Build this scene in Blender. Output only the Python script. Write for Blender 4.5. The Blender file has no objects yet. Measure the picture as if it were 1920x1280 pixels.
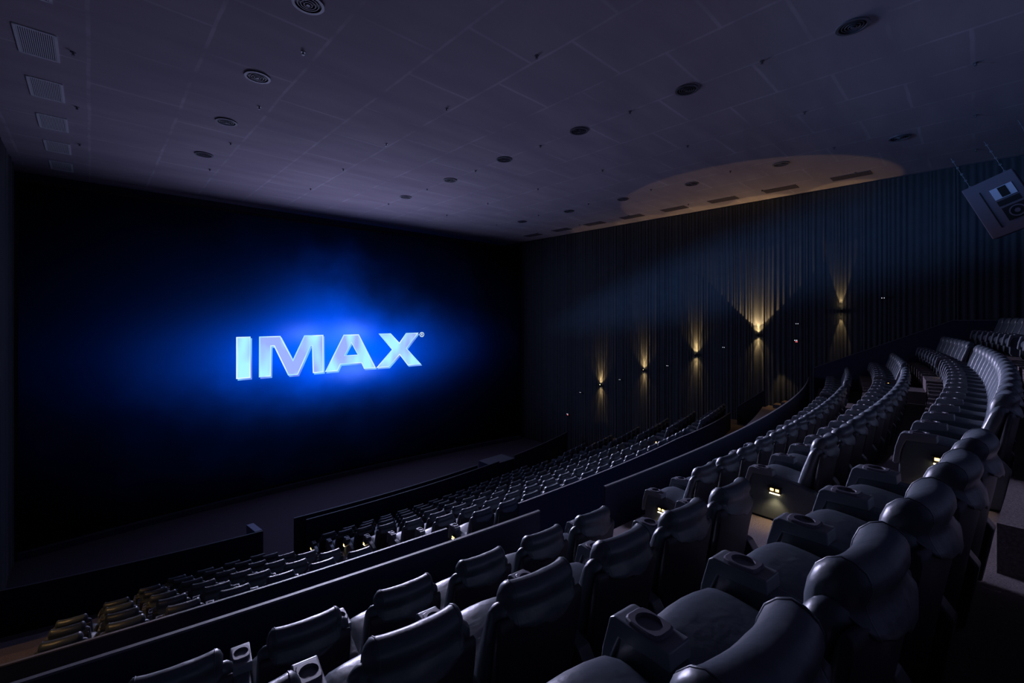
import bpy, bmesh, math, random
from math import sin, cos, pi, radians, sqrt, atan2
from mathutils import Vector, Matrix, noise
random.seed(7)
S = bpy.context.scene
COL = S.collection

# ------------------------------------------------------------------ helpers
def mesh_obj(name, verts, faces, mat, parent=None, smooth=False, mats=None, fm=None):
    me = bpy.data.meshes.new(name)
    me.from_pydata([tuple(v) for v in verts], [], faces)
    bm = bmesh.new(); bm.from_mesh(me)
    bmesh.ops.recalc_face_normals(bm, faces=bm.faces)
    bm.to_mesh(me); bm.free()
    if mats:
        for m in mats: me.materials.append(m)
        for p, i in zip(me.polygons, fm): p.material_index = i
    elif mat: me.materials.append(mat)
    if smooth:
        for p in me.polygons: p.use_smooth = True
    o = bpy.data.objects.new(name, me); COL.objects.link(o)
    if parent: o.parent = parent
    return o

class MB:
    """collects solid pieces of one part"""
    def __init__(s): s.v = []; s.f = []; s.m = []; s.cur = 0
    def add(s, vs, fs):
        n = len(s.v); s.v += [tuple(v) for v in vs]; s.f += [tuple(i + n for i in f) for f in fs]
        s.m += [s.cur] * len(fs); return s
    def box(s, x0, x1, y0, y1, z0, z1, b=0.0):
        if b <= 0:
            vs = [(x, y, z) for z in (z0, z1) for y in (y0, y1) for x in (x0, x1)]
            return s.add(vs, [(0,2,3,1),(4,5,7,6),(0,1,5,4),(2,6,7,3),(0,4,6,2),(1,3,7,5)])
        bm = bmesh.new(); bmesh.ops.create_cube(bm, size=1)
        for v in bm.verts:
            v.co = Vector(((x0+x1)/2 + v.co.x*(x1-x0), (y0+y1)/2 + v.co.y*(y1-y0), (z0+z1)/2 + v.co.z*(z1-z0)))
        bmesh.ops.bevel(bm, geom=list(bm.edges), offset=b, segments=2, profile=0.5, affect='EDGES')
        bm.verts.index_update()
        s.add([v.co[:] for v in bm.verts], [[v.index for v in f.verts] for f in bm.faces]); bm.free(); return s
    def prism_x(s, prof, x0, x1, b=0.0, seg=2):
        """prof: (y,z) outline extruded along x with bevelled edges"""
        bm = bmesh.new()
        a = [bm.verts.new((x0, y, z)) for y, z in prof]; c = [bm.verts.new((x1, y, z)) for y, z in prof]
        n = len(prof); bm.faces.new(a[::-1]); bm.faces.new(c)
        for i in range(n): bm.faces.new((a[i], a[(i+1) % n], c[(i+1) % n], c[i]))
        bmesh.ops.recalc_face_normals(bm, faces=bm.faces)
        if b > 0: bmesh.ops.bevel(bm, geom=list(bm.edges), offset=b, segments=seg, profile=0.5, affect='EDGES')
        bm.verts.index_update()
        s.add([v.co[:] for v in bm.verts], [[v.index for v in f.verts] for f in bm.faces]); bm.free(); return s
    def loft(s, rings):
        n = len(rings[0]); base = len(s.v)
        for r in rings: s.v += [tuple(p) for p in r]
        fs = []
        for i in range(len(rings)-1):
            for j in range(n):
                fs.append((base+i*n+j, base+i*n+(j+1) % n, base+(i+1)*n+(j+1) % n, base+(i+1)*n+j))
        fs.append(tuple(base+j for j in range(n))[::-1]); fs.append(tuple(base+(len(rings)-1)*n+j for j in range(n)))
        s.f += fs; s.m += [s.cur]*len(fs); return s
    def cyl(s, p0, p1, r0, r1=None, n=16):
        r1 = r0 if r1 is None else r1
        p0 = Vector(p0); p1 = Vector(p1); d = (p1-p0).normalized()
        u = d.orthogonal().normalized(); w = d.cross(u)
        return s.loft([[p + (u*cos(2*pi*k/n) + w*sin(2*pi*k/n))*r for k in range(n)] for p, r in ((p0, r0), (p1, r1))])
    def ring(s, c, axis, ri, ro, h, n=32):
        c = Vector(c); d = Vector(axis).normalized(); u = d.orthogonal().normalized(); w = d.cross(u)
        vs = []
        for k in range(n):
            e = u*cos(2*pi*k/n) + w*sin(2*pi*k/n)
            vs += [c+e*ri, c+e*ro, c+e*ro+d*h, c+e*ri+d*h]
        fs = []
        for k in range(n):
            a = 4*k; b = 4*((k+1) % n)
            for i in range(4): fs.append((a+i, a+(i+1) % 4, b+(i+1) % 4, b+i))
        return s.add(vs, fs)
    def build(s, name, mat, parent=None, smooth=False, mats=None):
        return mesh_obj(name, s.v, s.f, mat, parent, smooth, mats, s.m if mats else None)

def empty(name, loc=(0,0,0), rz=0.0):
    o = bpy.data.objects.new(name, None); COL.objects.link(o); o.location = loc; o.rotation_euler = (0,0,rz)
    o.empty_display_size = 0.2; return o
def tag(o, label, cat, group=None, kind=None):
    o['label'] = label; o['category'] = cat
    if group: o['group'] = group
    if kind: o['kind'] = kind
    return o
def structure(o): o['kind'] = 'structure'; return o
def copy_tree(o, parent=None):
    c = o.copy(); COL.objects.link(c); c.parent = parent
    for ch in [k for k in o.children]: copy_tree(ch, c)
    return c

# ------------------------------------------------------------------ materials
def mat(name, col, rough=0.6, spec=0.5, metal=0.0, noise_s=None, noise_a=0.25, bump=None, sheen=0.0, stretch=None, coat=0.0):
    m = bpy.data.materials.new(name); m.use_nodes = True
    nt = m.node_tree; b = nt.nodes['Principled BSDF']
    b.inputs['Base Color'].default_value = (*col, 1); b.inputs['Roughness'].default_value = rough
    b.inputs['Specular IOR Level'].default_value = spec; b.inputs['Metallic'].default_value = metal
    if sheen: b.inputs['Sheen Weight'].default_value = sheen
    if coat: b.inputs['Coat Weight'].default_value = coat
    if noise_s or bump:
        tc = nt.nodes.new('ShaderNodeTexCoord'); mp = nt.nodes.new('ShaderNodeMapping')
        if stretch: mp.inputs['Scale'].default_value = stretch
        nt.links.new(tc.outputs['Object'], mp.inputs['Vector'])
    if noise_s:
        n = nt.nodes.new('ShaderNodeTexNoise'); n.inputs['Scale'].default_value = noise_s; n.inputs['Detail'].default_value = 4
        nt.links.new(mp.outputs[0], n.inputs['Vector'])
        mx = nt.nodes.new('ShaderNodeMix'); mx.data_type = 'RGBA'
        mx.inputs[6].default_value = (*[c*(1-noise_a) for c in col], 1); mx.inputs[7].default_value = (*[min(1, c*(1+noise_a)) for c in col], 1)
        nt.links.new(n.outputs['Fac'], mx.inputs[0]); nt.links.new(mx.outputs[2], b.inputs['Base Color'])
    if bump:
        n2 = nt.nodes.new('ShaderNodeTexNoise'); n2.inputs['Scale'].default_value = bump[0]; n2.inputs['Detail'].default_value = 3
        nt.links.new(mp.outputs[0], n2.inputs['Vector'])
        bp = nt.nodes.new('ShaderNodeBump'); bp.inputs['Strength'].default_value = bump[1]; bp.inputs['Distance'].default_value = bump[2]
        nt.links.new(n2.outputs['Fac'], bp.inputs['Height']); nt.links.new(bp.outputs[0], b.inputs['Normal'])
    return m
def emat(name, col, strength):
    m = bpy.data.materials.new(name); m.use_nodes = True
    b = m.node_tree.nodes['Principled BSDF']; b.inputs['Base Color'].default_value = (0.02,0.02,0.02,1)
    b.inputs['Emission Color'].default_value = (*col, 1); b.inputs['Emission Strength'].default_value = strength
    return m

LEATHER = mat('recliner_leather', (0.056,0.072,0.092), 0.38, 0.6, bump=(14, 0.35, 0.012), noise_s=6, noise_a=0.12)
LEATHER_BACK = mat('recliner_back_vinyl', (0.028,0.03,0.042), 0.5, 0.4, bump=(30, 0.2, 0.004))
PIPING = mat('leather_piping', (0.12,0.135,0.16), 0.35, 0.5)
PLASTIC = mat('cup_plate_plastic', (0.10,0.10,0.13), 0.42, 0.5)
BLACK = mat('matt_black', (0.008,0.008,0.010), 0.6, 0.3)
CARPET = mat('aisle_carpet', (0.125,0.105,0.115), 0.95, 0.1, noise_s=60, noise_a=0.7, bump=(180, 0.6, 0.01))
STAGEFLOOR = mat('front_floor_carpet', (0.085,0.068,0.085), 0.95, 0.1, noise_s=25, noise_a=0.25, bump=(120, 0.4, 0.006))
PARAPET = mat('parapet_fabric_panel', (0.018,0.026,0.055), 0.75, 0.25, noise_s=3, noise_a=0.12)
RAILCAP = mat('parapet_cap_strip', (0.11,0.11,0.13), 0.5, 0.4)
CURTAIN = mat('pleated_curtain_velour', (0.048,0.056,0.068), 0.85, 0.15, sheen=0.15, noise_s=2.0, noise_a=0.2)
WALL = mat('dark_blue_wall', (0.05,0.06,0.09), 0.8, 0.2, noise_s=2, noise_a=0.1)
STEEL = mat('brushed_steel', (0.16,0.16,0.19), 0.5, 0.5, metal=0.3)
VENTMETAL = mat('vent_metal', (0.80,0.80,0.85), 0.45, 0.5)
DARKSLOT = mat('slot_grey_paint', (0.10,0.09,0.11), 0.7, 0.3)
SPEAKER = mat('speaker_cabinet_paint', (0.13,0.11,0.15), 0.6, 0.4, noise_s=6, noise_a=0.08)
HORN = mat('horn_white_plastic', (0.55,0.6,0.75), 0.4, 0.5)
LENS = emat('amber_lens', (1.0,0.62,0.18), 5.0)
LENSDOWN = emat('amber_down_lens', (1.0,0.75,0.38), 9.0)
SCONCELAMP = emat('sconce_lamp_glass', (1.0,0.72,0.30), 30.0)
WHITEDOT = emat('white_indicator', (0.75,0.8,1.0), 0.8)
REDDOT = emat('red_indicator', (1.0,0.12,0.15), 1.2)

def ceiling_mat():
    m = bpy.data.materials.new('plaster_ceiling'); m.use_nodes = True
    nt = m.node_tree; b = nt.nodes['Principled BSDF']; b.inputs['Roughness'].default_value = 0.9
    b.inputs['Specular IOR Level'].default_value = 0.1
    tc = nt.nodes.new('ShaderNodeTexCoord'); mp = nt.nodes.new('ShaderNodeMapping')
    mp.inputs['Rotation'].default_value = (0,0,radians(90)); nt.links.new(tc.outputs['Object'], mp.inputs['Vector'])
    br = nt.nodes.new('ShaderNodeTexBrick'); br.offset = 0.5
    br.inputs['Scale'].default_value = 1.0; br.inputs['Brick Width'].default_value = 2.4; br.inputs['Row Height'].default_value = 1.9
    br.inputs['Mortar Size'].default_value = 0.05; br.inputs['Mortar Smooth'].default_value = 0.6
    br.inputs['Color1'].default_value = (0.40,0.36,0.41,1); br.inputs['Color2'].default_value = (0.43,0.385,0.43,1); br.inputs['Mortar'].default_value = (0.53,0.49,0.55,1)
    nz = nt.nodes.new('ShaderNodeTexNoise'); nz.inputs['Scale'].default_value = 0.5; nz.inputs['Detail'].default_value = 5
    nt.links.new(tc.outputs['Object'], nz.inputs['Vector'])
    # wavy joints
    ad = nt.nodes.new('ShaderNodeVectorMath'); ad.operation = 'MULTIPLY_ADD'
    nt.links.new(nz.outputs['Color'], ad.inputs[0]); ad.inputs[1].default_value = (0.10,0.10,0); nt.links.new(mp.outputs[0], ad.inputs[2])
    nt.links.new(ad.outputs[0], br.inputs['Vector'])
    n2 = nt.nodes.new('ShaderNodeTexNoise'); n2.inputs['Scale'].default_value = 0.35; n2.inputs['Detail'].default_value = 6
    mp2 = nt.nodes.new('ShaderNodeMapping'); mp2.inputs['Scale'].default_value = (1.0,3.5,1); nt.links.new(tc.outputs['Object'], mp2.inputs['Vector'])
    nt.links.new(mp2.outputs[0], n2.inputs['Vector'])
    # stains: joints only where noise is high
    rr = nt.nodes.new('ShaderNodeMapRange'); rr.inputs[1].default_value = 0.35; rr.inputs[2].default_value = 0.62
    nt.links.new(n2.outputs['Fac'], rr.inputs[0])
    mx = nt.nodes.new('ShaderNodeMix'); mx.data_type = 'RGBA'; mx.inputs[6].default_value = (0.40,0.36,0.41,1)
    nt.links.new(rr.outputs[0], mx.inputs[0]); nt.links.new(br.outputs['Color'], mx.inputs[7])
    m3 = nt.nodes.new('ShaderNodeMix'); m3.data_type = 'RGBA'; m3.blend_type = 'MULTIPLY'; m3.inputs[0].default_value = 0.35
    nt.links.new(mx.outputs[2], m3.inputs[6])
    cr = nt.nodes.new('ShaderNodeValToRGB'); cr.color_ramp.elements[0].color = (0.62,0.58,0.66,1); cr.color_ramp.elements[1].color = (1,1,1,1)
    cr.color_ramp.elements[0].position = 0.3; cr.color_ramp.elements[1].position = 0.7
    nt.links.new(n2.outputs['Fac'], cr.inputs[0]); nt.links.new(cr.outputs[0], m3.inputs[7])
    nt.links.new(m3.outputs[2], b.inputs['Base Color'])
    bp = nt.nodes.new('ShaderNodeBump'); bp.inputs['Strength'].default_value = 0.15; bp.inputs['Distance'].default_value = 0.02
    nt.links.new(nz.outputs['Fac'], bp.inputs['Height']); nt.links.new(bp.outputs[0], b.inputs['Normal'])
    return m
CEIL = ceiling_mat()

# ------------------------------------------------------------------ layout (metres; camera at the origin, +Y to the screen)
XC, YC = 11.0, 69.2          # centre of the seating arcs
XL, XR = -2.3, 25.0          # side walls
ZC = 6.0                     # ceiling
ZF = -9.55                   # front floor
YB = -4.2                    # back wall
YF = 27.2                    # front wall
TIP = 0.66                   # cup line to headrest line
def arc(x, y0):              # y of an arc at x
    r = YC - y0; return YC - sqrt(r*r - (x-XC)**2)
def arc_rot(x, y0): return atan2(x-XC, YC-arc(x, y0))

# rows: name, cup-line y0, floor z
ROWS = {
 'Z': (-1.22, -1.115), 'A': (0.26, -1.833), 'B': (1.74, -2.55), 'C': (3.22, -3.27)}
low_y = [7.52, 9.00, 10.48, 12.00, 13.47, 14.98, 16.48]
low_h = [4.37, 4.98, 5.59, 6.217, 6.81, 7.44, 8.067]
for i in range(7): ROWS['L%d' % (i+1)] = (low_y[i]+TIP, -(low_h[i]+1.09))
FRONT, REAR = 0.43, 1.05

# ---- stepped floor: one mesh of arc slabs
def arc_slab(mb, y0, y1, z0, z1, x0, x1, n=40):
    rings = []
    for k in range(n+1):
        x = x0+(x1-x0)*k/n
        rings.append([(x, arc(x, y0), z0), (x, arc(x, y0), z1), (x, arc(x, y1), z1), (x, arc(x, y1), z0)])
    mb.loft(rings)
fl = MB()
order = ['Z','A','B','C']
arc_slab(fl, -4.1, ROWS['Z'][0]+FRONT, -1.6, ROWS['Z'][1], XL, XR)
for n in 'ABC':
    y, z = ROWS[n]; arc_slab(fl, y-REAR, y+FRONT, z-1.2, z, XL, XR)
WALK = ROWS['L1'][1]
arc_slab(fl, ROWS['C'][0]+FRONT, ROWS['L1'][0]+FRONT, WALK-0.5, WALK, XL, XR)
for i in range(2, 8):
    y, z = ROWS['L%d' % i]; arc_slab(fl, y-REAR, y+FRONT, z-1.0, z, XL, XR)
floor = structure(fl.build('floor', CARPET))
ff = MB(); ff.box(XL, XR, 14.5, YF, ZF-0.2, ZF)
fo = structure(ff.build('floor', STAGEFLOOR))

# ---- shell
structure(MB().box(XL-0.2, XR+0.2, YB-0.2, YF+0.2, ZC, ZC+0.2).build('ceiling', CEIL))
structure(MB().box(XR, XR+0.2, YB, YF, ZF, ZC).build('wall_right', WALL))
structure(MB().box(XL-0.2, XL, YB, YF, ZF, ZC).build('wall_left', WALL))
structure(MB().box(XL-0.2, XR+0.2, YF, YF+0.2, ZF, ZC).build('wall_front', WALL))
structure(MB().box(XL-0.2, XR+0.2, YB-0.2, YB, ZF, ZC).build('wall_back', WALL))

# ------------------------------------------------------------------ screen
LP = Vector((-2.09, 26.1, 0)); SD = Vector((0.998799, -0.049016, 0)); SN = Vector((0.049016, 0.998799, 0)); SL = 26.522
def scr(u, z, off=0.0):
    b = 0.87*(1-((u/SL)*2-1)**2) - off
    p = LP + SD*u + SN*b; return (p.x, p.y, z)
ZT, ZBM = 5.40, -9.17
def screen_mat():
    m = bpy.data.materials.new('projected_blue_glow'); m.use_nodes = True
    nt = m.node_tree; b = nt.nodes['Principled BSDF']; b.inputs['Base Color'].default_value = (0.004,0.004,0.005,1); b.inputs['Roughness'].default_value = 0.8
    b.inputs['Specular IOR Level'].default_value = 0.05
    uv = nt.nodes.new('ShaderNodeUVMap'); uv.uv_map = 'metres'
    sep = nt.nodes.new('ShaderNodeSeparateXYZ'); nt.links.new(uv.outputs[0], sep.inputs[0])
    nz = nt.nodes.new('ShaderNodeTexNoise'); nz.inputs['Scale'].default_value = 0.35; nz.inputs['Detail'].default_value = 4
    nt.links.new(uv.outputs[0], nz.inputs['Vector'])
    def M(op, a, c=None):
        n = nt.nodes.new('ShaderNodeMath'); n.operation = op
        for i, q in enumerate((a, c)):
            if q is None: continue
            if isinstance(q, (int, float)): n.inputs[i].default_value = q
            else: nt.links.new(q, n.inputs[i])
        return n.outputs[0]
    nzf = M('SUBTRACT', nz.outputs['Fac'], 0.5)
    def blob(cx, cz, sx, sz, amp, w=2.0):
        dx = M('DIVIDE', M('ADD', M('SUBTRACT', sep.outputs[0], cx), M('MULTIPLY', nzf, w)), sx)
        dz = M('DIVIDE', M('ADD', M('SUBTRACT', sep.outputs[1], cz), M('MULTIPLY', nzf, w)), sz)
        r = M('ADD', M('MULTIPLY', dx, dx), M('MULTIPLY', dz, dz))
        return M('MULTIPLY', M('EXPONENT', M('MULTIPLY', r, -1.0)), amp)
    core = M('ADD', blob(12.9, -2.1, 4.9, 1.75, 1.5, 1.0), blob(12.2, -0.3, 2.6, 2.3, 0.40, 2.5))
    wide = blob(12.2, -1.6, 7.0, 3.9, 0.085, 2.5)
    def comb(r, g, bb, src):
        c = nt.nodes.new('ShaderNodeCombineXYZ')
        for i, k in enumerate((r, g, bb)): nt.links.new(M('MULTIPLY', src, k), c.inputs[i])
        return c.outputs[0]
    a1 = nt.nodes.new('ShaderNodeVectorMath'); a1.operation = 'ADD'
    nt.links.new(comb(0.0, 0.095, 1.05, core), a1.inputs[0]); nt.links.new(comb(0.0, 0.12, 0.9, wide), a1.inputs[1])
    # soft lilac mist close to the lettering
    mist = M('ADD', blob(10.9, -0.9, 1.0, 0.5, 0.4, 0.5), M('ADD', blob(13.5, -1.0, 1.1, 0.6, 0.5, 0.8), blob(13.7, -3.2, 1.3, 0.5, 0.5, 0.6)))
    a2 = nt.nodes.new('ShaderNodeVectorMath'); a2.operation = 'ADD'
    nt.links.new(a1.outputs[0], a2.inputs[0]); nt.links.new(comb(0.12, 0.20, 0.35, mist), a2.inputs[1])
    nt.links.new(a2.outputs[0], b.inputs['Emission Color']); b.inputs['Emission Strength'].default_value = 1.0
    return m
sc = empty('cinema_screen', (LP.x, LP.y, ZBM)); tag(sc, 'giant curved cinema screen glowing blue with the letters IMAX', 'cinema screen')
def surf(name, uz, faces, mt, off, parent):
    vs = [Vector(scr(u, z, off)) - Vector((LP.x, LP.y, ZBM)) for u, z in uz]
    me = bpy.data.meshes.new(name); me.from_pydata([v[:] for v in vs], [], faces); me.materials.append(mt)
    ul = me.uv_layers.new(name='metres')
    for l in me.loops: ul.data[l.index].uv = uz[l.vertex_index]
    o = bpy.data.objects.new(name, me); COL.objects.link(o); o.parent = parent; return o
NU, NZ = 48, 24
uz = [(SL*i/NU, ZBM+(ZT-ZBM)*j/NZ) for j in range(NZ+1) for i in range(NU+1)]
surf('projection_surface', uz, [(j*(NU+1)+i, j*(NU+1)+i+1, (j+1)*(NU+1)+i+1, (j+1)*(NU+1)+i) for j in range(NZ) for i in range(NU)], screen_mat(), 0.0, sc)
fr = MB()
def fpt(u, z, off): return Vector(scr(u, z, off)) - Vector((LP.x, LP.y, ZBM))
for za, zb in ((ZT, ZT+0.12), (ZBM-0.12, ZBM)):
    fr.loft([[fpt(SL*i/24, za, 0.03), fpt(SL*i/24, zb, 0.03), fpt(SL*i/24, zb, -0.15), fpt(SL*i/24, za, -0.15)] for i in range(25)])
for ua, ub in ((-0.12, 0), (SL, SL+0.12)):
    fr.loft([[fpt(ua, z, 0.03), fpt(ub, z, 0.03), fpt(ub, z, -0.15), fpt(ua, z, -0.15)] for z in (ZBM-0.12, ZT+0.12)])
fr.build('border', BLACK, sc)

def letter_mat(name, c1, c2, st, ang):
    m = bpy.data.materials.new(name); m.use_nodes = True
    nt = m.node_tree; b = nt.nodes['Principled BSDF']; b.inputs['Base Color'].default_value = (0.01,0.01,0.01,1)
    uv = nt.nodes.new('ShaderNodeUVMap'); uv.uv_map = 'metres'
    mp = nt.nodes.new('ShaderNodeMapping'); mp.inputs['Rotation'].default_value = (0,0,ang); mp.inputs['Scale'].default_value = (1.0,0.35,1)
    nt.links.new(uv.outputs[0], mp.inputs['Vector'])
    n = nt.nodes.new('ShaderNodeTexNoise'); n.inputs['Scale'].default_value = 1.1; n.inputs['Detail'].default_value = 1
    nt.links.new(mp.outputs[0], n.inputs['Vector'])
    cr = nt.nodes.new('ShaderNodeValToRGB'); e = cr.color_ramp.elements
    e[0].position = 0.38; e[0].color = (*c1, 1); e[1].position = 0.62; e[1].color = (*c2, 1)
    nt.links.new(n.outputs['Fac'], cr.inputs[0]); nt.links.new(cr.outputs[0], b.inputs['Emission Color']); b.inputs['Emission Strength'].default_value = st
    return m
LFACE = letter_mat('letter_face_light', (0.34,0.45,1.0), (0.42,0.95,1.0), 1.0, 0.3)
LEDGE = letter_mat('letter_edge_light', (0.40,0.80,1.0), (0.80,1.0,1.0), 1.0, 0.0)
LSHADE = letter_mat('letter_depth_light', (0.16,0.26,0.95), (0.20,0.55,1.0), 1.0, 0.2)
POLY = {
 'I': [(7.49,-1.02),(8.15,-1.02),(8.15,-3.20),(7.49,-3.20)],
 'M': [(8.55,-1.03),(9.6,-1.03),(10.24,-2.36),(10.84,-1.03),(11.90,-1.03),(11.91,-3.22),(11.31,-3.22),(11.26,-1.65),(11.19,-1.65),(10.5,-3.24),(9.99,-3.24),(9.27,-1.58),(9.14,-1.58),(9.12,-3.21),(8.54,-3.21)],
 'A': [(13.08,-1.05),(14.01,-1.05),(15.10,-3.21),(14.34,-3.21),(14.17,-2.83),(12.9,-2.83),(12.72,-3.21),(11.99,-3.21)],
 'X': [(15.28,-1.04),(16.1,-1.04),(16.69,-1.66),(17.16,-1.04),(18.07,-1.04),(17.21,-2.06),(18.27,-3.19),(17.29,-3.20),(16.71,-2.46),(15.97,-3.21),(15.12,-3.21),(16.18,-2.09)]}
HOLE = [(13.55,-1.56),(13.94,-2.30),(13.14,-2.30)]
def inset(poly, d):
    n = len(poly); area = sum(poly[i][0]*poly[(i+1) % n][1]-poly[(i+1) % n][0]*poly[i][1] for i in range(n)); sg = 1 if area > 0 else -1
    out = []
    for i in range(n):
        p0 = Vector(poly[i-1]); p1 = Vector(poly[i]); p2 = Vector(poly[(i+1) % n])
        e1 = (p1-p0).normalized(); e2 = (p2-p1).normalized()
        n1 = Vector((-e1.y, e1.x))*sg; n2 = Vector((-e2.y, e2.x))*sg
        b = n1+n2; b = b/max(0.25, b.length_squared)*2 if b.length > 1e-4 else n1
        out.append(tuple(p1 + b*d))
    return out
def fill(outer, hole=None):
    bm = bmesh.new(); es = []
    for lp in ([outer] + ([hole] if hole else [])):
        vs = [bm.verts.new((x, y, 0)) for x, y in lp]
        es += [bm.edges.new((vs[i], vs[(i+1) % len(vs)])) for i in range(len(vs))]
    bmesh.ops.triangle_fill(bm, use_beauty=True, use_dissolve=False, edges=es)
    bm.verts.index_update()
    r = [v.co[:2] for v in bm.verts], [[v.index for v in f.verts] for f in bm.faces]; bm.free(); return r
for ch, pl in POLY.items():
    hole = HOLE if ch == 'A' else None
    sv, sf = fill([(x+0.07, z-0.09) for x, z in pl], [(x+0.07, z-0.09) for x, z in hole] if hole else None)
    lt = surf('letter', sv, sf, LSHADE, 0.02, sc); lt['label'] = 'pale blue projected letter ' + ch
    sv, sf = fill(pl, hole); surf('letter_edge', sv, sf, LEDGE, 0.03, lt)
    ins = inset(pl, 0.055); hi = [tuple(Vector(h) + (Vector(h)-Vector((13.543,-2.05))).normalized()*0.06) for h in HOLE] if hole else None
    sv, sf = fill(ins, hi); surf('letter_face', sv, sf, LFACE, 0.04, lt)
rc = (18.31, -1.17)
def annulus(r0, r1, n=24): return [(rc[0]+r*cos(2*pi*k/n), rc[1]+r*sin(2*pi*k/n)) for r in (r0, r1) for k in range(n)], [(k, (k+1) % n, n+(k+1) % n, n+k) for k in range(n)]
v, f = annulus(0.13, 0.17); v = list(v); f = list(f)
def quad(a, b, w):
    a = Vector(a); b = Vector(b); d = (b-a).normalized(); nn = Vector((-d.y, d.x))*w
    k = len(v); v.extend([tuple(a+nn), tuple(b+nn), tuple(b-nn), tuple(a-nn)]); f.append((k, k+1, k+2, k+3))
R0 = Vector(rc)
for a, b in (((-.045,-.085),(-.045,.085)), ((-.045,.07),(.03,.07)), ((.03,.075),(.05,.035)), ((.05,.04),(.03,.0)), ((.035,.0),(-.045,.0)), ((-.005,.0),(.055,-.085))):
    quad(R0+Vector(a), R0+Vector(b), 0.014)
surf('registered_mark', v, f, LEDGE, 0.03, sc)

# apron below the screen
ap = MB(); ap.loft([[scr(u, z, o) for z, o in ((ZF, 0.25), (ZBM-0.12, 0.25), (ZBM-0.12, -0.1), (ZF, -0.1))] for u in [SL*i/24 for i in range(25)]])
structure(ap.build('baseboard_front', WALL))

# ------------------------------------------------------------------ curtains
def curtain(name, x, y0, y1, sgn, seed, z0=ZF, z1=ZC-0.04):
    rnd = random.Random(seed); ys = []; xs = []; y = y0
    vs = []
    while y < y1:
        w = rnd.uniform(0.08, 0.26); d = rnd.uniform(0.012, 0.055); sk = rnd.uniform(0.35, 0.65); n = 8
        for k in range(n):
            t = k/n; ph = (t/sk*0.5 if t < sk else 0.5+(t-sk)/(1-sk)*0.5)
            ys.append(y+w*t); xs.append(x - sgn*(0.06 + d*0.5*(1-cos(2*pi*ph))))
        y += w
    n = len(ys); levels = 7
    for j in range(levels):
        z = z0+(z1-z0)*j/(levels-1)
        for i in range(n):
            s = 0.03*noise.noise(Vector((ys[i]*0.9, z*0.35, seed)))
            vs.append((xs[i] - sgn*s*0.4, ys[i] + s, z))
    fs = [(j*n+i, j*n+i+1, (j+1)*n+i+1, (j+1)*n+i) for j in range(levels-1) for i in range(n-1)]
    o = mesh_obj(name, vs, fs, CURTAIN, smooth=True)
    md = o.modifiers.new('thickness', 'SOLIDIFY'); md.thickness = 0.012; md.offset = 0
    return o
tag(curtain('pleated_curtain', XR-0.02, -3.9, 25.2, 1, 3), 'floor to ceiling dark blue pleated curtain along the right wall', 'curtain')
tag(curtain('pleated_curtain', XL+0.02, 6.0, 25.6, -1, 5), 'dark pleated curtain seen as a sliver at the left edge beside the screen', 'curtain')

# ------------------------------------------------------------------ ceiling fittings
def diffuser():
    r = empty('round_air_diffuser')
    f_ = MB(); f_.ring((0,0,-0.035), (0,0,1), 0.235, 0.29, 0.035); f_.build('outer_ring', STEEL, r)
    b = MB(); b.cyl((0,0,-0.012), (0,0,-0.002), 0.24, n=32); b.build('backing', BLACK, r)
    c = MB()
    for k, rr in enumerate((0.19, 0.135, 0.08)): c.ring((0,0,-0.03-0.006*k), (0,0,1), rr-0.012, rr, 0.02)
    c.build('concentric_vane', STEEL, r)
    h = MB(); h.cyl((0,0,-0.05), (0,0,-0.03), 0.035, n=16); h.build('hub', STEEL, r)
    return r
DY = [1.75, 5.25, 8.8, 12.35, 15.85, 19.6]
d0 = diffuser(); first = True
cols = {3.0: 'left', 11.35: 'middle', 19.53: 'right'}
ordn = ['nearest','second','third','fourth','fifth','farthest']
for X, nm in cols.items():
    for i, y in enumerate(DY):
        if nm == 'left' and i < 2: continue
        o = d0 if first else copy_tree(d0); first = False
        o.location = (X, y, ZC+0.002)
        k = i-2 if nm == 'left' else i
        lab = (['nearest','second','third','farthest'] if nm == 'left' else ordn)[k]
        tag(o, 'round steel air diffuser, %s of the %s line running to the screen' % (lab, nm), 'ceiling vent', 'round air diffusers in the ceiling')
def sprinkler():
    r = empty('sprinkler_head')
    a = MB(); a.cyl((0,0,-0.012), (0,0,0), 0.05, n=20); a.build('escutcheon', STEEL, r)
    b = MB(); b.cyl((0,0,-0.06), (0,0,-0.01), 0.015, n=10); b.cyl((0,0,-0.07), (0,0,-0.062), 0.032, n=16); b.box(-0.02,-0.014,-0.004,0.004,-0.062,-0.02); b.box(0.014,0.02,-0.004,0.004,-0.062,-0.02)
    b.build('deflector', STEEL, r); return r
s0 = sprinkler(); first = True
for i, X in enumerate([-0.3, 3.47, 7.4, 11.37, 15.1, 19.0, 22.9]):
    for j, y in enumerate([0.0, 3.45, 6.95, 10.5, 14.1, 17.7, 21.4]):
        if (i, j) in ((0,0),(1,0),(2,0),(0,1),(1,1),(0,2),(3,0),(1,2),(0,3),(2,1)): continue
        o = s0 if first else copy_tree(s0); first = False; o.location = (X, y, ZC+0.002)
        tag(o, 'small chrome sprinkler head, %s column from the left wall, %s row from the camera' % (['first','second','third','fourth','fifth','sixth','seventh'][i], ['first','second','third','fourth','fifth','sixth','seventh'][j]), 'sprinkler', 'sprinkler heads in the ceiling')
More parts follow.
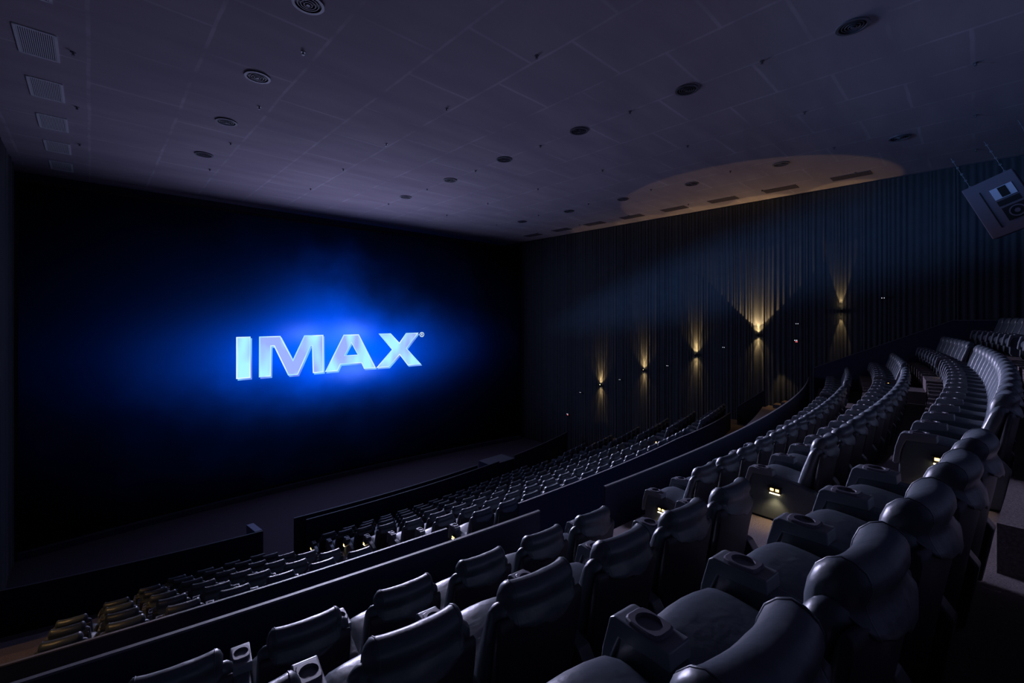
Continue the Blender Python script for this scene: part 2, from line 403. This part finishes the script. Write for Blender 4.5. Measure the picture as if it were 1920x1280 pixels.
def grille(slot=False):
    r = empty('ceiling_grille' if not slot else 'slot_vent')
    f_ = MB(); L2, W2 = 0.68, 0.325
    m_ = VENTMETAL if not slot else DARKSLOT
    for a in ((-W2,W2,-L2,-L2+0.05), (-W2,W2,L2-0.05,L2), (-W2,-W2+0.05,-L2,L2), (W2-0.05,W2,-L2,L2)): f_.box(a[0],a[1],a[2],a[3],-0.02,0)
    f_.build('frame', m_, r)
    b = MB(); b.box(-W2+0.02, W2-0.02, -L2+0.02, L2-0.02, -0.004, 0); b.build('backing', BLACK, r)
    l = MB()
    if slot:
        for k in range(26):
            y = -L2+0.07+k*(2*L2-0.14)/25; l.box(-W2+0.04, W2-0.04, y-0.024, y+0.02, -0.016, -0.006)
    else:
        for k in range(17):
            x = -W2+0.065+k*(2*W2-0.13)/16; l.box(x-0.010, x+0.009, -L2+0.04, L2-0.04, -0.016, -0.006)
    l.build('louvre', m_, r); return r
g0 = grille(); first = True
for i, y in enumerate([11.5, 14.2, 16.9, 19.65, 22.35, 25.05]):
    o = g0 if first else copy_tree(g0); first = False; o.location = (-0.86, y, ZC+0.002)
    tag(o, 'white louvred ceiling grille beside the left wall, %s from the camera' % ordn[i], 'ceiling vent', 'louvred grilles along the left wall')
g1 = grille(True); first = True
for i, y in enumerate([3.65, 6.3, 8.9, 11.5, 14.15, 16.85, 19.6, 22.3]):
    o = g1 if first else copy_tree(g1); first = False; o.location = (23.35, y, ZC+0.002)
    tag(o, 'dark slot vent in the warm-lit ceiling over the right curtain, %s from the camera' % (['nearest','second','third','fourth','fifth','sixth','seventh','farthest'][i]), 'ceiling vent', 'slot vents along the right wall')

# ------------------------------------------------------------------ parapets
def parapet(name, y0, t, x0, x1, z0, ztop, label, n=40, cap=0.02):
    r = empty(name, (x0, arc(x0, y0), z0)); o0 = Vector((x0, arc(x0, y0), z0))
    zt = ztop if callable(ztop) else (lambda x: ztop)
    a = MB(); b = MB(); ra = []; rb = []
    for k in range(n+1):
        x = x0+(x1-x0)*k/n; ya = arc(x, y0); yb = arc(x, y0+t); z = zt(x)
        ra.append([Vector(p)-o0 for p in ((x,ya,z0),(x,ya,z-cap),(x,yb,z-cap),(x,yb,z0))])
        rb.append([Vector(p)-o0 for p in ((x,ya-0.003,z-cap),(x,ya-0.003,z),(x,yb+0.003,z),(x,yb+0.003,z-cap))])
    a.loft(ra); a.build('panel', PARAPET, r); b.loft(rb); b.build('cap_rail', RAILCAP, r)
    return tag(r, label, 'low wall')
P1Y = ROWS['C'][0]+FRONT+0.35
parapet('parapet_wall', 4.0, 0.035, XL+0.2, 4.66, WALK, -2.77, 'dark parapet in front of the upper left block, ending at the aisle gap')
parapet('parapet_wall', 4.0, 0.035, 6.1, 24.15, WALK, -2.77, 'long dark parapet in front of the upper centre and right seats')
parapet('parapet_wall', 7.16, 0.035, XL+0.2, 5.25, WALK, -4.30, 'dark parapet behind the lower left block, between two aisles')
parapet('parapet_wall', 7.16, 0.035, 7.15, 22.6, WALK, lambda x: -4.30 - max(0, x-15)*0.045, 'dark parapet behind the lower centre seats, starting with a pale edge')
L7F = ROWS['L7'][1]
parapet('parapet_wall', 17.85, 0.05, XL+0.2, 4.62, ZF, -7.93, 'dark front parapet of the lower left block, ending at the opening')
parapet('parapet_wall', 17.85, 0.05, 6.1, 16.3, ZF, -7.93, 'inner front parapet before the lowest centre row')
parapet('parapet_wall', 18.15, 0.05, 5.75, 14.9, ZF, -7.87, 'outer front parapet doubled along the lowest centre row', n=30)
parapet('parapet_wall', 17.85, 0.05, 17.6, 23.9, ZF, -7.93, 'front parapet of the lower right block beside the ramp box')
# pale end panel at the left opening, box at the right opening
e = MB(); e.prism_x([(0,0),(1.25,0),(1.25,1.45),(0,1.62)], -0.24, 0.0, 0.006)
o = e.build('end_panel', mat('pale_end_panel', (0.30,0.31,0.42), 0.5, 0.4)); o.location = (4.62, arc(4.62, 17.98), ZF); tag(o, 'pale panel returning from the front parapet towards the screen', 'panel')
e = empty('ramp_box', (16.0, 18.45, ZF)); a = MB(); a.box(0, 1.75, 0, 0.1, 0, 1.35); a.box(0, 0.1, 0, 1.1, 0, 1.35); a.box(1.65, 1.75, 0, 1.1, 0, 1.35); a.build('side_panel', PARAPET, e)
a = MB(); a.box(-0.01, 1.76, -0.01, 1.1, 1.35, 1.38); a.build('top', RAILCAP, e); tag(e, 'boxed opening between the front parapets at the right aisle', 'ramp box')

# side partition rising with the stair near the curtain
sp = empty('stair_partition', (24.25, -4.1, WALK))
prof = [(-4.1, WALK), (-4.1, -0.10), (0.62, -0.13), (1.30,-0.47), (3.67,-1.62), (5.16,-2.34), (5.16, WALK)]
a = MB(); a.prism_x([(y+4.1, z-WALK) for y, z in prof], 0, 0.09); a.build('panel', PARAPET, sp)
b = MB(); top = prof[1:-1]
b.loft([[Vector((-0.012, y+4.1, z-WALK)), Vector((-0.012, y+4.1, z+0.03-WALK)), Vector((0.102, y+4.1, z+0.03-WALK)), Vector((0.102, y+4.1, z-WALK))] for y, z in top])
b.box(-0.012, 0.102, 9.26, 9.275, 0, -2.34-WALK); b.build('cap_rail', RAILCAP, sp)
tag(sp, 'tall dark partition climbing beside the right seats, in front of the curtain', 'partition')
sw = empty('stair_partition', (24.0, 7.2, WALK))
a = MB(); a.prism_x([(0,0),(0,1.85),(1.25,0.85),(1.25,0)], 0, 0.08); a.build('panel', BLACK, sw)  # black in place of parapet fabric, shade put into the panel colour
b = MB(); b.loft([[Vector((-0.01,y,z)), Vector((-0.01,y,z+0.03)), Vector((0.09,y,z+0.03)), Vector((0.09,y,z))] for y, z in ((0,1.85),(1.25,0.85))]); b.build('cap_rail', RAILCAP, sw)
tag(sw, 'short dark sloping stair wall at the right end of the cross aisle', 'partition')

# raised side landing by the curtain, lit warm
st = empty('side_landing_stairs', (24.1, 5.6, WALK))
for k, (ya, yb, zt) in enumerate(((0.0, 0.9, 1.36), (0.9, 1.25, 1.20), (1.25, 1.6, 1.02))):
    a = MB(); a.box(0.05, 0.64, ya, yb, 0, zt); a.build('step', CARPET, st)
tag(st, 'warm lit carpeted landing steps between the partition and the curtain', 'stairs')
ld = MB(); ld.loft([[(x-17.4, arc(x, 4.2)-4.2, 0), (x-17.4, arc(x, 4.2)-4.2, 1.07), (x-17.4, arc(x, 5.9)-4.2, 1.07), (x-17.4, arc(x, 5.9)-4.2, 0)] for x in [18.7+5.2*i/12 for i in range(13)]])
o = ld.build('raised_platform', CARPET); o.location = (17.4, 4.2, WALK); tag(o, 'purple carpeted raised platform in the cross aisle on the right', 'platform')

# ------------------------------------------------------------------ aisle stairs
def aisle(label, x0, x1, rows):
    r = empty('aisle_stairs', ((x0+x1)/2, ROWS[rows[0]][0], ROWS[rows[-1]][1])); o0 = Vector(r.location)
    for a_, b_ in zip(rows, rows[1:]):
        za, zb = ROWS[a_][1], ROWS[b_][1]; yr = ROWS[b_][0]-REAR      # riser line between a_ (high) and b_ (low)
        n = 1
        zt = (za+zb)/2
        m = MB(); m.loft([[Vector((x, arc(x, yr)+0.002, zb)) - o0, Vector((x, arc(x, yr)+0.002, zt)) - o0, Vector((x, arc(x, yr+0.40), zt)) - o0, Vector((x, arc(x, yr+0.40), zb)) - o0] for x in (x0, (x0+x1)/2, x1)])
        m.build('step', CARPET, r)
    tag(r, label, 'stairs')
aisle('carpeted stairs between the upper left and centre seats, lit by amber lamps', 4.70, 6.08, ['Z','A','B','C'])
aisle('carpeted stairs between the upper centre and right seats', 17.58, 18.6, ['Z','A','B','C'])
aisle('dark carpeted stairs between the lower left and centre seats', 4.2, 5.95, ['L%d' % i for i in range(1, 8)])
aisle('dark carpeted stairs between the lower centre and right seats', 17.5, 18.45, ['L%d' % i for i in range(1, 8)])

# ------------------------------------------------------------------ recliner seats
PW = 0.745
def lerp(a, b, t): return a+(b-a)*t
def prof_interp(P, n):
    """closed smooth profile through points P (Catmull-Rom), n samples per segment"""
    out = []; L = len(P)
    for i in range(L):
        p0, p1, p2, p3 = P[i-1], P[i], P[(i+1) % L], P[(i+2) % L]
        for k in range(n):
            t = k/n; q = []
            for d in (0, 1):
                q.append(0.5*((2*p1[d]) + (-p0[d]+p2[d])*t + (2*p0[d]-5*p1[d]+4*p2[d]-p3[d])*t*t + (-p0[d]+3*p1[d]-3*p2[d]+p3[d])*t**3))
            out.append(tuple(q))
    return out
def make_seat(right_arm=False):
    r = empty('recliner_seat')
    # base
    b = MB(); b.box(-0.29, 0.29, -0.55, 0.02, 0.0, 0.30, 0.01); b.build('base', BLACK, r)
    # footrest panel
    b = MB(); b.loft([[(x, y+(-0.02 if abs(x) > 0.27 else 0), z) for y, z in prof_interp([(0.03,0.08),(0.10,0.10),(0.115,0.25),(0.10,0.40),(0.04,0.42),(0.02,0.25)], 2)] for x in (-0.285,-0.26,-0.1,0.1,0.26,0.285)])
    b.build('footrest', LEATHER, r, smooth=True)
    # seat cushion: crowned, waterfall front
    P = [(-0.52,0.36),(-0.50,0.47),(-0.30,0.475),(-0.10,0.50),(0.05,0.50),(0.13,0.44),(0.13,0.35),(0.05,0.31),(-0.3,0.31)]
    pr = prof_interp(P, 3); rings = []
    for x in (-0.300,-0.296,-0.285,-0.24,-0.15,-0.05,0.05,0.15,0.24,0.285,0.296,0.300):
        t = min(1.0, abs(x)/0.30); k = 1.0-0.5*max(0, (t-0.9)/0.1)**2 * 0.35
        cy, cz = -0.2, 0.40; crown = 0.045*(1-t*t)
        rings.append([(x, cy+(y-cy)*lerp(k, 1, 0.5), cz+(z-cz)*k + (crown if z > 0.42 else 0) - 0.012*max(0, t-0.8)*5*(z > 0.42)) for y, z in pr])
    m = MB(); m.loft(rings); m.build('seat_cushion', LEATHER, r, smooth=True)
    # backrest front pad
    P = [(-0.40,0.42),(-0.435,0.62),(-0.50,0.82),(-0.545,0.94),(-0.61,0.985),(-0.665,0.92),(-0.60,0.70),(-0.53,0.42)]
    pr = prof_interp(P, 3); rings = []
    for x in (-0.307,-0.303,-0.292,-0.27,-0.23,-0.16,-0.07,0.07,0.16,0.23,0.27,0.292,0.303,0.307):
        t = abs(x)/0.307; k = 1-0.45*max(0, (t-0.80)/0.20)**2; rr = []
        wing = 0.07*max(0, t-0.35)**1.5
        for y, z in pr:
            cy = -0.52+(z-0.6)*-0.22; cz = 0.72
            zz = cz+(z-cz)*lerp(1, k, 0.35); 
            rr.append((x, cy+(y-cy)*k+wing, zz))
        rings.append(rr)
    m = MB(); m.loft(rings); br = m.build('backrest', LEATHER, r, smooth=True)
    # hard rear shell
    P = [(-0.56,0.22),(-0.60,0.22),(-0.66,0.60),(-0.705,0.88),(-0.69,0.93),(-0.665,0.90),(-0.61,0.60)]
    pr = prof_interp(P, 2)
    rings = [[(x*lerp(0.92, 1, min(1, (z-0.22)/0.5)), y+0.05*(abs(x)/0.32)**2.2, z-0.02*(abs(x)/0.32)**6) for y, z in pr] for x in (-0.304,-0.295,-0.26,-0.13,0,0.13,0.26,0.295,0.304)]
    m = MB(); m.loft(rings); m.build('back_shell', LEATHER_BACK, r, smooth=True)
    # headrest pillow with a flap draped over the back
    rnd = random.Random(3); rings = []
    xs = [-0.250,-0.247,-0.236,-0.215]+[-0.19+0.038*i for i in range(11)]+[0.215,0.236,0.247,0.250]
    for x in xs:
        t = abs(x)/0.250; k = 1-0.55*max(0, (t-0.84)/0.16)**2
        wz = 0.004*noise.noise(Vector((x*9, 1.3, 0))); wy = 0.003*noise.noise(Vector((x*14, 5.1, 0)))
        hem = 0.86+0.035*noise.noise(Vector((x*11, 8.2, 0))) + 0.05*t*t
        P = [(-0.545,0.84),(-0.535,0.94),(-0.565,1.045),(-0.632,1.094),(-0.695,1.068),(-0.708,1.018),(-0.692,0.972),(-0.712-wy*2,0.925),(-0.728+wy,hem),(-0.712,hem-0.004),(-0.665,0.93),(-0.62,0.88)]
        pr = prof_interp(P, 2); cy, cz = -0.63, 0.98
        rings.append([(x, cy+(y-cy)*k+0.045*(t**2)+wy, cz+(z-cz)*k+wz*(z > 1.0)) for y, z in pr])
    m = MB(); m.loft(rings); hr = m.build('headrest', LEATHER, r, smooth=True)
    for sx in (-1, 1):
        a_, b_ = (rings[4], rings[3]) if sx < 0 else (rings[-5], rings[-4]); m = MB(); rr = []
        for t_, sc_ in ((0.35, 1.0), (0.40, 1.035), (0.60, 1.035), (0.65, 1.0)):
            ring = []
            for p, q in zip(a_, b_):
                x_ = lerp(p[0], q[0], t_); y_ = lerp(p[1], q[1], t_); z_ = lerp(p[2], q[2], t_)
                ring.append((x_, -0.63+(y_+0.63)*sc_, 0.98+(z_-0.98)*sc_))
            rr.append(ring)
        m.loft(rr); m.build('seam_piping', LEATHER, hr, smooth=True)
    # armrests
    for sx in ([-1, 1] if right_arm else [-1]):
        xc = sx*PW/2; w = 0.062
        m = MB()
        m.prism_x([(0.10,0.02),(0.145,0.10),(0.13,0.36),(0.085,0.555),(-0.16,0.56),(-0.40,0.53),(-0.60,0.48),(-0.66,0.40),(-0.60,0.02)], xc-w+0.008, xc+w-0.008, 0.014)
        ar = m.build('armrest', LEATHER, r, smooth=False)
        m = MB()   # wrapped front block
        m.prism_x([(0.165,0.28),(0.185,0.30),(0.165,0.46),(0.125,0.605),(0.10,0.622),(-0.155,0.625),(-0.16,0.555),(0.075,0.545),(0.115,0.45),(0.135,0.30)], xc-w-0.006, xc+w+0.006, 0.007)
        m.build('arm_cap', PIPING, ar)
        cp = MB(); n = 24; ro = 0.064; ri = 0.050; zt = 0.640; zb = 0.612
        def sq(a, h, z, p=5.0):
            c, s_ = cos(a), sin(a); d = (abs(c)**p+abs(s_)**p)**(-1/p); return (xc+h*c*d*0.97, -0.02+h*1.28*s_*d, z)
        A_ = [2*pi*k/n for k in range(n)]
        vs = [sq(a, ro, zb) for a in A_]+[sq(a, ro, zt-0.004) for a in A_]+[sq(a, ro-0.006, zt) for a in A_]+[(xc+ri*cos(a), -0.02+ri*1.1*sin(a), zt) for a in A_]+[(xc+ri*0.88*cos(a), -0.02+ri*sin(a), zt-0.075) for a in A_]
        fs = []
        for L_ in range(4):
            for k in range(n): fs.append((L_*n+k, L_*n+(k+1) % n, (L_+1)*n+(k+1) % n, (L_+1)*n+k))
        cp.add(vs, fs); cp.cur = 1
        cp.add([(xc+ri*0.88*cos(a), -0.02+ri*sin(a), zt-0.075) for a in A_], [tuple(range(n))])
        cp.build('cup_holder', None, ar, mats=[PLASTIC, BLACK])
    return r
SEAT = make_seat(False); SEATR = make_seat(True)
used = {'n': False, 'r': False}
ORD = ['first','second','third','fourth','fifth','sixth','seventh','eighth','ninth','tenth','eleventh','twelfth','thirteenth','fourteenth','fifteenth']
def put_seat(x, row, right, label, group, sx=1.0):
    y0, zf = ROWS[row]
    key = 'r' if right else 'n'; src = SEATR if right else SEAT
    o = src if not used[key] else copy_tree(src); used[key] = True
    o.location = (x, arc(x, y0), zf); o.rotation_euler = (0, 0, arc_rot(x, y0)); o.scale = (sx, 1, 1)
    tag(o, label, 'seat', group)
rown = {'Z': 'rearmost upper row', 'A': 'upper row nearest the camera', 'B': 'second upper row from the camera', 'C': 'upper row behind the long parapet'}
low_names = ['lower row against its rear parapet','second lower row from its rear parapet','third lower row from its rear parapet','middle lower row','third lower row from the front parapet','second lower row from the front parapet','lowest row at the front parapet']
for i, n in enumerate(low_names): rown['L%d' % (i+1)] = n
def block(row, x_start, n, pitch, name, skip=0):
    for k in range(n):
        if k < skip: continue
        x = x_start+pitch*(k+0.5)
        put_seat(x, row, k == n-1, 'dark leather recliner, %s from left, %s block, %s' % (ORD[k], name, rown[row]), 'recliners, %s, %s block' % (rown[row], name), pitch/PW)
for r_ in 'ABC':
    block(r_, -0.62, 7, 0.735, 'left'); block(r_, 6.24, 15, 0.747, 'centre'); block(r_, 18.75, 7, 0.735, 'right')
block('Z', 6.24, 15, 0.747, 'centre', skip=11); block('Z', 18.75, 7, 0.735, 'right')
LEFT = {1: (7, -0.52), 2: (7, -0.50), 3: (7, -0.48), 4: (6, 0.18), 5: (5, 0.85), 6: (4, 1.55)}
for i in range(1, 8):
    rn = 'L%d' % i
    if i in LEFT:
        n, xs_ = LEFT[i]; block(rn, xs_, n, 0.655, 'left')
    block(rn, 6.12, 15, 0.745, 'centre')
    n = {1: 7, 2: 7, 3: 7, 4: 6, 5: 5, 6: 4, 7: 0}[i]
    if n: block(rn, 18.65, n, 0.655, 'right')

# ------------------------------------------------------------------ step lights on the aisle panels
def step_light():
    r = empty('step_light')
    h = MB(); h.prism_x([(-0.07,-0.035),(0.07,-0.035),(0.07,0.035),(-0.07,0.035)], -0.035, 0, 0.006); h.box(-0.048,-0.035,-0.075,0.075,0.038,0.05); h.box(-0.048,0,-0.075,0.075,0.034,0.046)
    h.build('housing', BLACK, r)
    l = MB()
    for yc in (-0.03, 0.03): l.box(-0.040, -0.034, yc-0.018, yc+0.018, -0.006, 0.022)
    l.build('window', LENS, r)
    d = MB(); d.box(-0.044, -0.006, -0.055, 0.055, -0.043, -0.034); d.build('down_lens', LENSDOWN, r); return r
sl0 = step_light(); first = True
def lamp(name, kind, loc, energy, color, size=0.0, rot=None, spot=None, blend=0.2, target=None):
    L_ = bpy.data.lights.new(name, kind); L_.energy = energy; L_.color = color
    if kind in ('POINT', 'SPOT'): L_.shadow_soft_size = size
    if kind == 'SPOT': L_.spot_size = radians(spot); L_.spot_blend = blend
    o = bpy.data.objects.new(name, L_); COL.objects.link(o); o.location = loc
    if target is not None: o.rotation_euler = (Vector(target)-Vector(loc)).to_track_quat('-Z', 'Y').to_euler()
    return o
AMBER = (1.0, 0.62, 0.24)
for row, x0, dy, e_, lab in (('A', 6.24, -0.19, 9, 'beside the nearest centre row'), ('B', 6.24, -0.19, 8, 'beside the second centre row'), ('C', 6.24, -0.17, 7, 'beside the third centre row'),
        ('L1', 6.12, -0.1, 1.5, 'beside the first lower centre row at the gap'), ('L4', 6.12, 0.02, 1.5, 'on the fourth lower row of the centre block'), ('L5', 6.12, 0.02, 1.5, 'on the fifth lower row of the centre block'), ('L7', 6.12, 0.02, 1.5, 'on the lowest centre row'), ('L2', 18.65, -0.1, 1.5, 'on the lower right block, above the long parapet'),
        ('A', 18.75, -0.2, 4.0, 'beside the nearest right block row'), ('B', 18.75, -0.2, 4.0, 'beside the second right block row'), ('C', 18.75, -0.2, 3.0, 'beside the third right block row')):
    o = sl0 if first else copy_tree(sl0); first = False
    y0, zf = ROWS[row]; rz = arc_rot(x0, y0); xx = x0-0.058*cos(rz)
    px = xx - dy*sin(rz); py = arc(x0, y0)+dy*cos(rz); o.location = (px, py, zf+0.40); o.rotation_euler = (0, 0, rz)
    tag(o, 'amber step light on an aisle panel ' + lab, 'step light', 'step lights on the aisle panels')
    lamp('step_lamp', 'SPOT', (px-0.055, py, zf+0.335), e_*0.8, (1.0, 0.70, 0.33), 0.03, spot=112, blend=0.7, target=(px-0.16, py+0.03, zf-0.6))

# ------------------------------------------------------------------ wall sconces
def sconce(sgn):
    r = empty('wall_sconce')
    m = MB(); m.ring((0,0,-0.06), (0,0,1), 0.035, 0.055, 0.12, n=20); m.box(0.0, 0.16*1, -0.03, 0.03, -0.03, 0.03) if sgn > 0 else m.box(-0.16, 0.0, -0.03, 0.03, -0.03, 0.03)
    m.build('body', BLACK, r)
    m = MB(); m.cyl((0,0,0.02), (0,0,0.055), 0.034, n=16); m.cyl((0,0,-0.055), (0,0,-0.02), 0.034, n=16); m.build('lamp_glass', SCONCELAMP, r)
    return r
SC = [(17.42,-4.59),(14.2,-3.30),(10.95,-2.14),(7.73,-0.92),(4.26,0.28)]
scn = sconce(1); first = True
for i, (y, z) in enumerate(SC):
    o = scn if first else copy_tree(scn); first = False; x = XR-0.25
    o.location = (x, y, z); tag(o, 'warm up and down sconce on the right curtain, %s from the screen' % ORD[i], 'wall lamp', 'sconces on the right curtain')
    up = [230, 260, 300, 380, 170][i]; dn = [100, 100, 120, 150, 100][i]
    for nm_, e_, sg in (('sconce_up_lamp', up, 1), ('sconce_down_lamp', dn, -1)):
        lamp(nm_, 'SPOT', (x+0.03, y, z+0.07*sg), e_, AMBER, 0.02, spot=30, blend=0.4, target=(x+0.21, y, z+2.0*sg))
        lamp(nm_, 'SPOT', (x, y, z+0.07*sg), e_*(0.28 if i < 4 else 0.02), AMBER, 0.02, spot=88, blend=1.0, target=(x+0.5, y, z+2.0*sg))
    if i < 4: lamp('sconce_seat_spill', 'SPOT', (x-0.02, y, z-0.07), 45, AMBER, 0.03, spot=56, blend=0.5, target=(XR-1.9, y-0.3, z-3.4))
y, z = SC[3]
lamp('sconce_ceiling_beam', 'SPOT', (XR-0.42, y, z+0.1), 230, (1.0,0.62,0.28), 0.02, spot=84, blend=0.06, target=(XR-0.8, y+0.2, ZC))
for i, (y, z) in enumerate([(14.2,-3.30),(10.95,-2.14),(7.73,-0.92)]):
    o = sconce(-1); o.location = (XL+0.29, y, z); tag(o, 'warm sconce on the left curtain beside the %s' % ['lowest seats','middle lower rows','cross aisle'][i], 'wall lamp', 'sconces on the left curtain')
    lamp('sconce_down_lamp', 'SPOT', (XL+0.35, y, z-0.05), [150,170,120][i], (1.0, 0.56, 0.20), 0.05, spot=52, blend=0.35, target=(XL+1.35, y+0.35, z-3.3))

lamp('added_landing_spot', 'SPOT', (24.55, 6.9, -2.2), 34, AMBER, 0.04, spot=64, blend=0.5, target=(24.4, 6.4, -4.2))  # added warm spot with no fitting, gilds the landing steps
# small wall devices
def indicator(kind):
    r = empty('wall_indicator' if kind else 'wall_sensor')
    m = MB(); m.box(-0.03, 0, -0.09, 0.09, -0.09 if kind else -0.04, 0.05, 0.008); m.build('housing', BLACK, r)
    m = MB()
    for yc in (-0.04, 0.04): m.cyl((-0.042, yc, 0.01), (-0.031, yc, 0.01), 0.026 if kind else 0.018, n=14)
    m.build('white_light', WHITEDOT, r)
    if kind: m = MB(); m.box(-0.04, -0.031, -0.075, 0.02, -0.075, -0.04); m.build('red_light', REDDOT, r)
    return r
i0 = indicator(0); first = True
for i, (y, z) in enumerate([(18.31,-5.05),(15.25,-3.88),(12.12,-2.77),(9.03,-1.57),(5.73,-0.31),(2.65,0.79)]):
    y *= 25/24; z *= 25/24
    o = i0 if first else copy_tree(i0); first = False; o.location = (XR-0.22, y, z)
    tag(o, 'tiny white lamp on the right curtain, %s from the screen' % ORD[i], 'wall device', 'tiny lamps on the right curtain')
for i, (y, z) in enumerate([(20.22,-6.95),(6.02,-1.13)]):
    o = indicator(1); o.location = (XR-0.22, y, z); tag(o, 'small red and white indicator on the right curtain ' + ('near the screen' if i == 0 else 'beside the fourth sconce'), 'wall device')

# ------------------------------------------------------------------ hung speakers
def speaker(loc, rot, size, label):
    w, h, d = size
    r = empty('hung_speaker', loc); r.rotation_euler = rot
    m = MB(); m.box(-w/2, w/2, 0, d, -h/2, h/2, 0.02); m.build('cabinet', SPEAKER, r)
    m = MB(); m.box(-w*0.06, w*0.36, -0.03, 0.0, h*0.10, h*0.30); m.build('horn', HORN, r)
    m = MB(); m.box(w*0.08, w*0.24, -0.036, -0.03, h*0.11, h*0.29); m.build('horn_throat', BLACK, r)
    m = MB(); m.box(-w*0.06, w*0.36, -0.02, 0.0, -h*0.02, h*0.07); m.build('mid_panel', BLACK, r)
    m = MB(); m.box(-w*0.05, w*0.40, -0.02, 0.0, -h*0.30, -h*0.06); m.build('woofer_recess', BLACK, r)
    m = MB(); m.ring((w*0.18,-0.025,-h*0.18), (0,-1,0), h*0.08, h*0.10, 0.01, 28); m.cyl((w*0.18,-0.02,-h*0.18), (w*0.18,-0.03,-h*0.18), h*0.035, n=20); m.build('woofer', SPEAKER, r)
    m = MB(); m.box(-w*0.24, -w*0.215, -0.012, 0.0, -h*0.36, h*0.34); m.build('slot', BLACK, r)
    for sx in (-1, 1):
        m = MB(); hb = h/2
        for k in range(9):
            z0 = hb+k*0.12; m.ring((sx*w*0.35, d*0.5, z0+0.05), (1 if k % 2 else 0, 0 if k % 2 else 1, 0), 0.02, 0.032, 0.012, 10)
        m.cyl((sx*w*0.35, d*0.5, hb+0.0), (sx*w*0.35, d*0.5, hb+1.15), 0.007, n=8)
        m.build('chain', STEEL, r)
    return tag(r, label, 'speaker')
toC = atan2(0.0, 1)
speaker((19.9, -0.55, 3.40), (radians(8), radians(-22), radians(80-180)), (1.15, 1.75, 0.8), 'grey hung loudspeaker with pale horn, tilted, nearer the curtain centre')
speaker((19.6, -2.0, 4.0), (radians(8), radians(-22), radians(96-180)), (1.15, 1.75, 0.8), 'grey hung loudspeaker cut off by the right picture edge')

# ------------------------------------------------------------------ lights
LAV = (0.66, 0.62, 1.0); BLU = (0.50, 0.60, 1.0)
def area(name, loc, target, sx, sy, energy, color):
    L_ = bpy.data.lights.new(name, 'AREA'); L_.shape = 'RECTANGLE'; L_.size = sx; L_.size_y = sy; L_.energy = energy; L_.color = color
    o = bpy.data.objects.new(name, L_); COL.objects.link(o); o.location = loc
    o.rotation_euler = (Vector(target)-Vector(loc)).to_track_quat('-Z', 'Y').to_euler(); return o
k1 = area('added_screen_fill', (8.0, 26.1, -0.6), (5.0, 14.5, 6.0), 12, 4.0, 220, LAV); k1.data.spread = radians(120)  # added lavender fill in front of the screen, brightens the ceiling
area('added_screen_fill', (11.6, 26.1, -1.0), (10.0, 0.0, -2.0), 14, 4.0, 360, (0.60, 0.64, 1.0))  # added level fill for the curtain and front floor, beyond the screen's own glow
k2 = area('added_screen_fill', (11.6, 25.7, 2.6), (7.0, 1.0, -3.4), 18, 2.5, 1900, (0.68, 0.66, 1.0)); k2.data.spread = radians(46)  # added narrow fill high at the screen, brightens seat tops and fronts
cw = lamp('added_curtain_wash', 'SPOT', (XL+0.5, 17.0, 2.2), 9500, (0.17, 0.42, 1.0), 0.0, spot=80, blend=1.0)  # added blue spot with no fitting, makes the lit wedge on the curtain
cw.rotation_euler = ((Vector((XR, 5.0, 3.4))-Vector(cw.location)).to_track_quat('-Z', 'Y') @ Matrix.Rotation(radians(14), 3, 'Z').to_quaternion()).to_euler()
cw.scale = (1.0, 0.125, 1.0)
w = bpy.data.worlds.new('dark'); S.world = w; w.use_nodes = True
w.node_tree.nodes['Background'].inputs[0].default_value = (0.1,0.12,0.2,1); w.node_tree.nodes['Background'].inputs[1].default_value = 0.02

# ------------------------------------------------------------------ camera
cd = bpy.data.cameras.new('camera'); cam = bpy.data.objects.new('camera', cd); COL.objects.link(cam)
cam.location = (0, 0, 0); cam.rotation_euler = (radians(90), 0, -radians(43.6))
cd.sensor_width = 36; cd.lens = 828*36/1920; cd.shift_y = -(640-594.6)/1920; cd.clip_start = 0.05; cd.clip_end = 200
S.camera = cam
S.view_settings.view_transform = 'Standard'; S.view_settings.look = 'None'; S.view_settings.gamma = 1; S.view_settings.exposure = 0.0
S.view_settings.use_curve_mapping = False
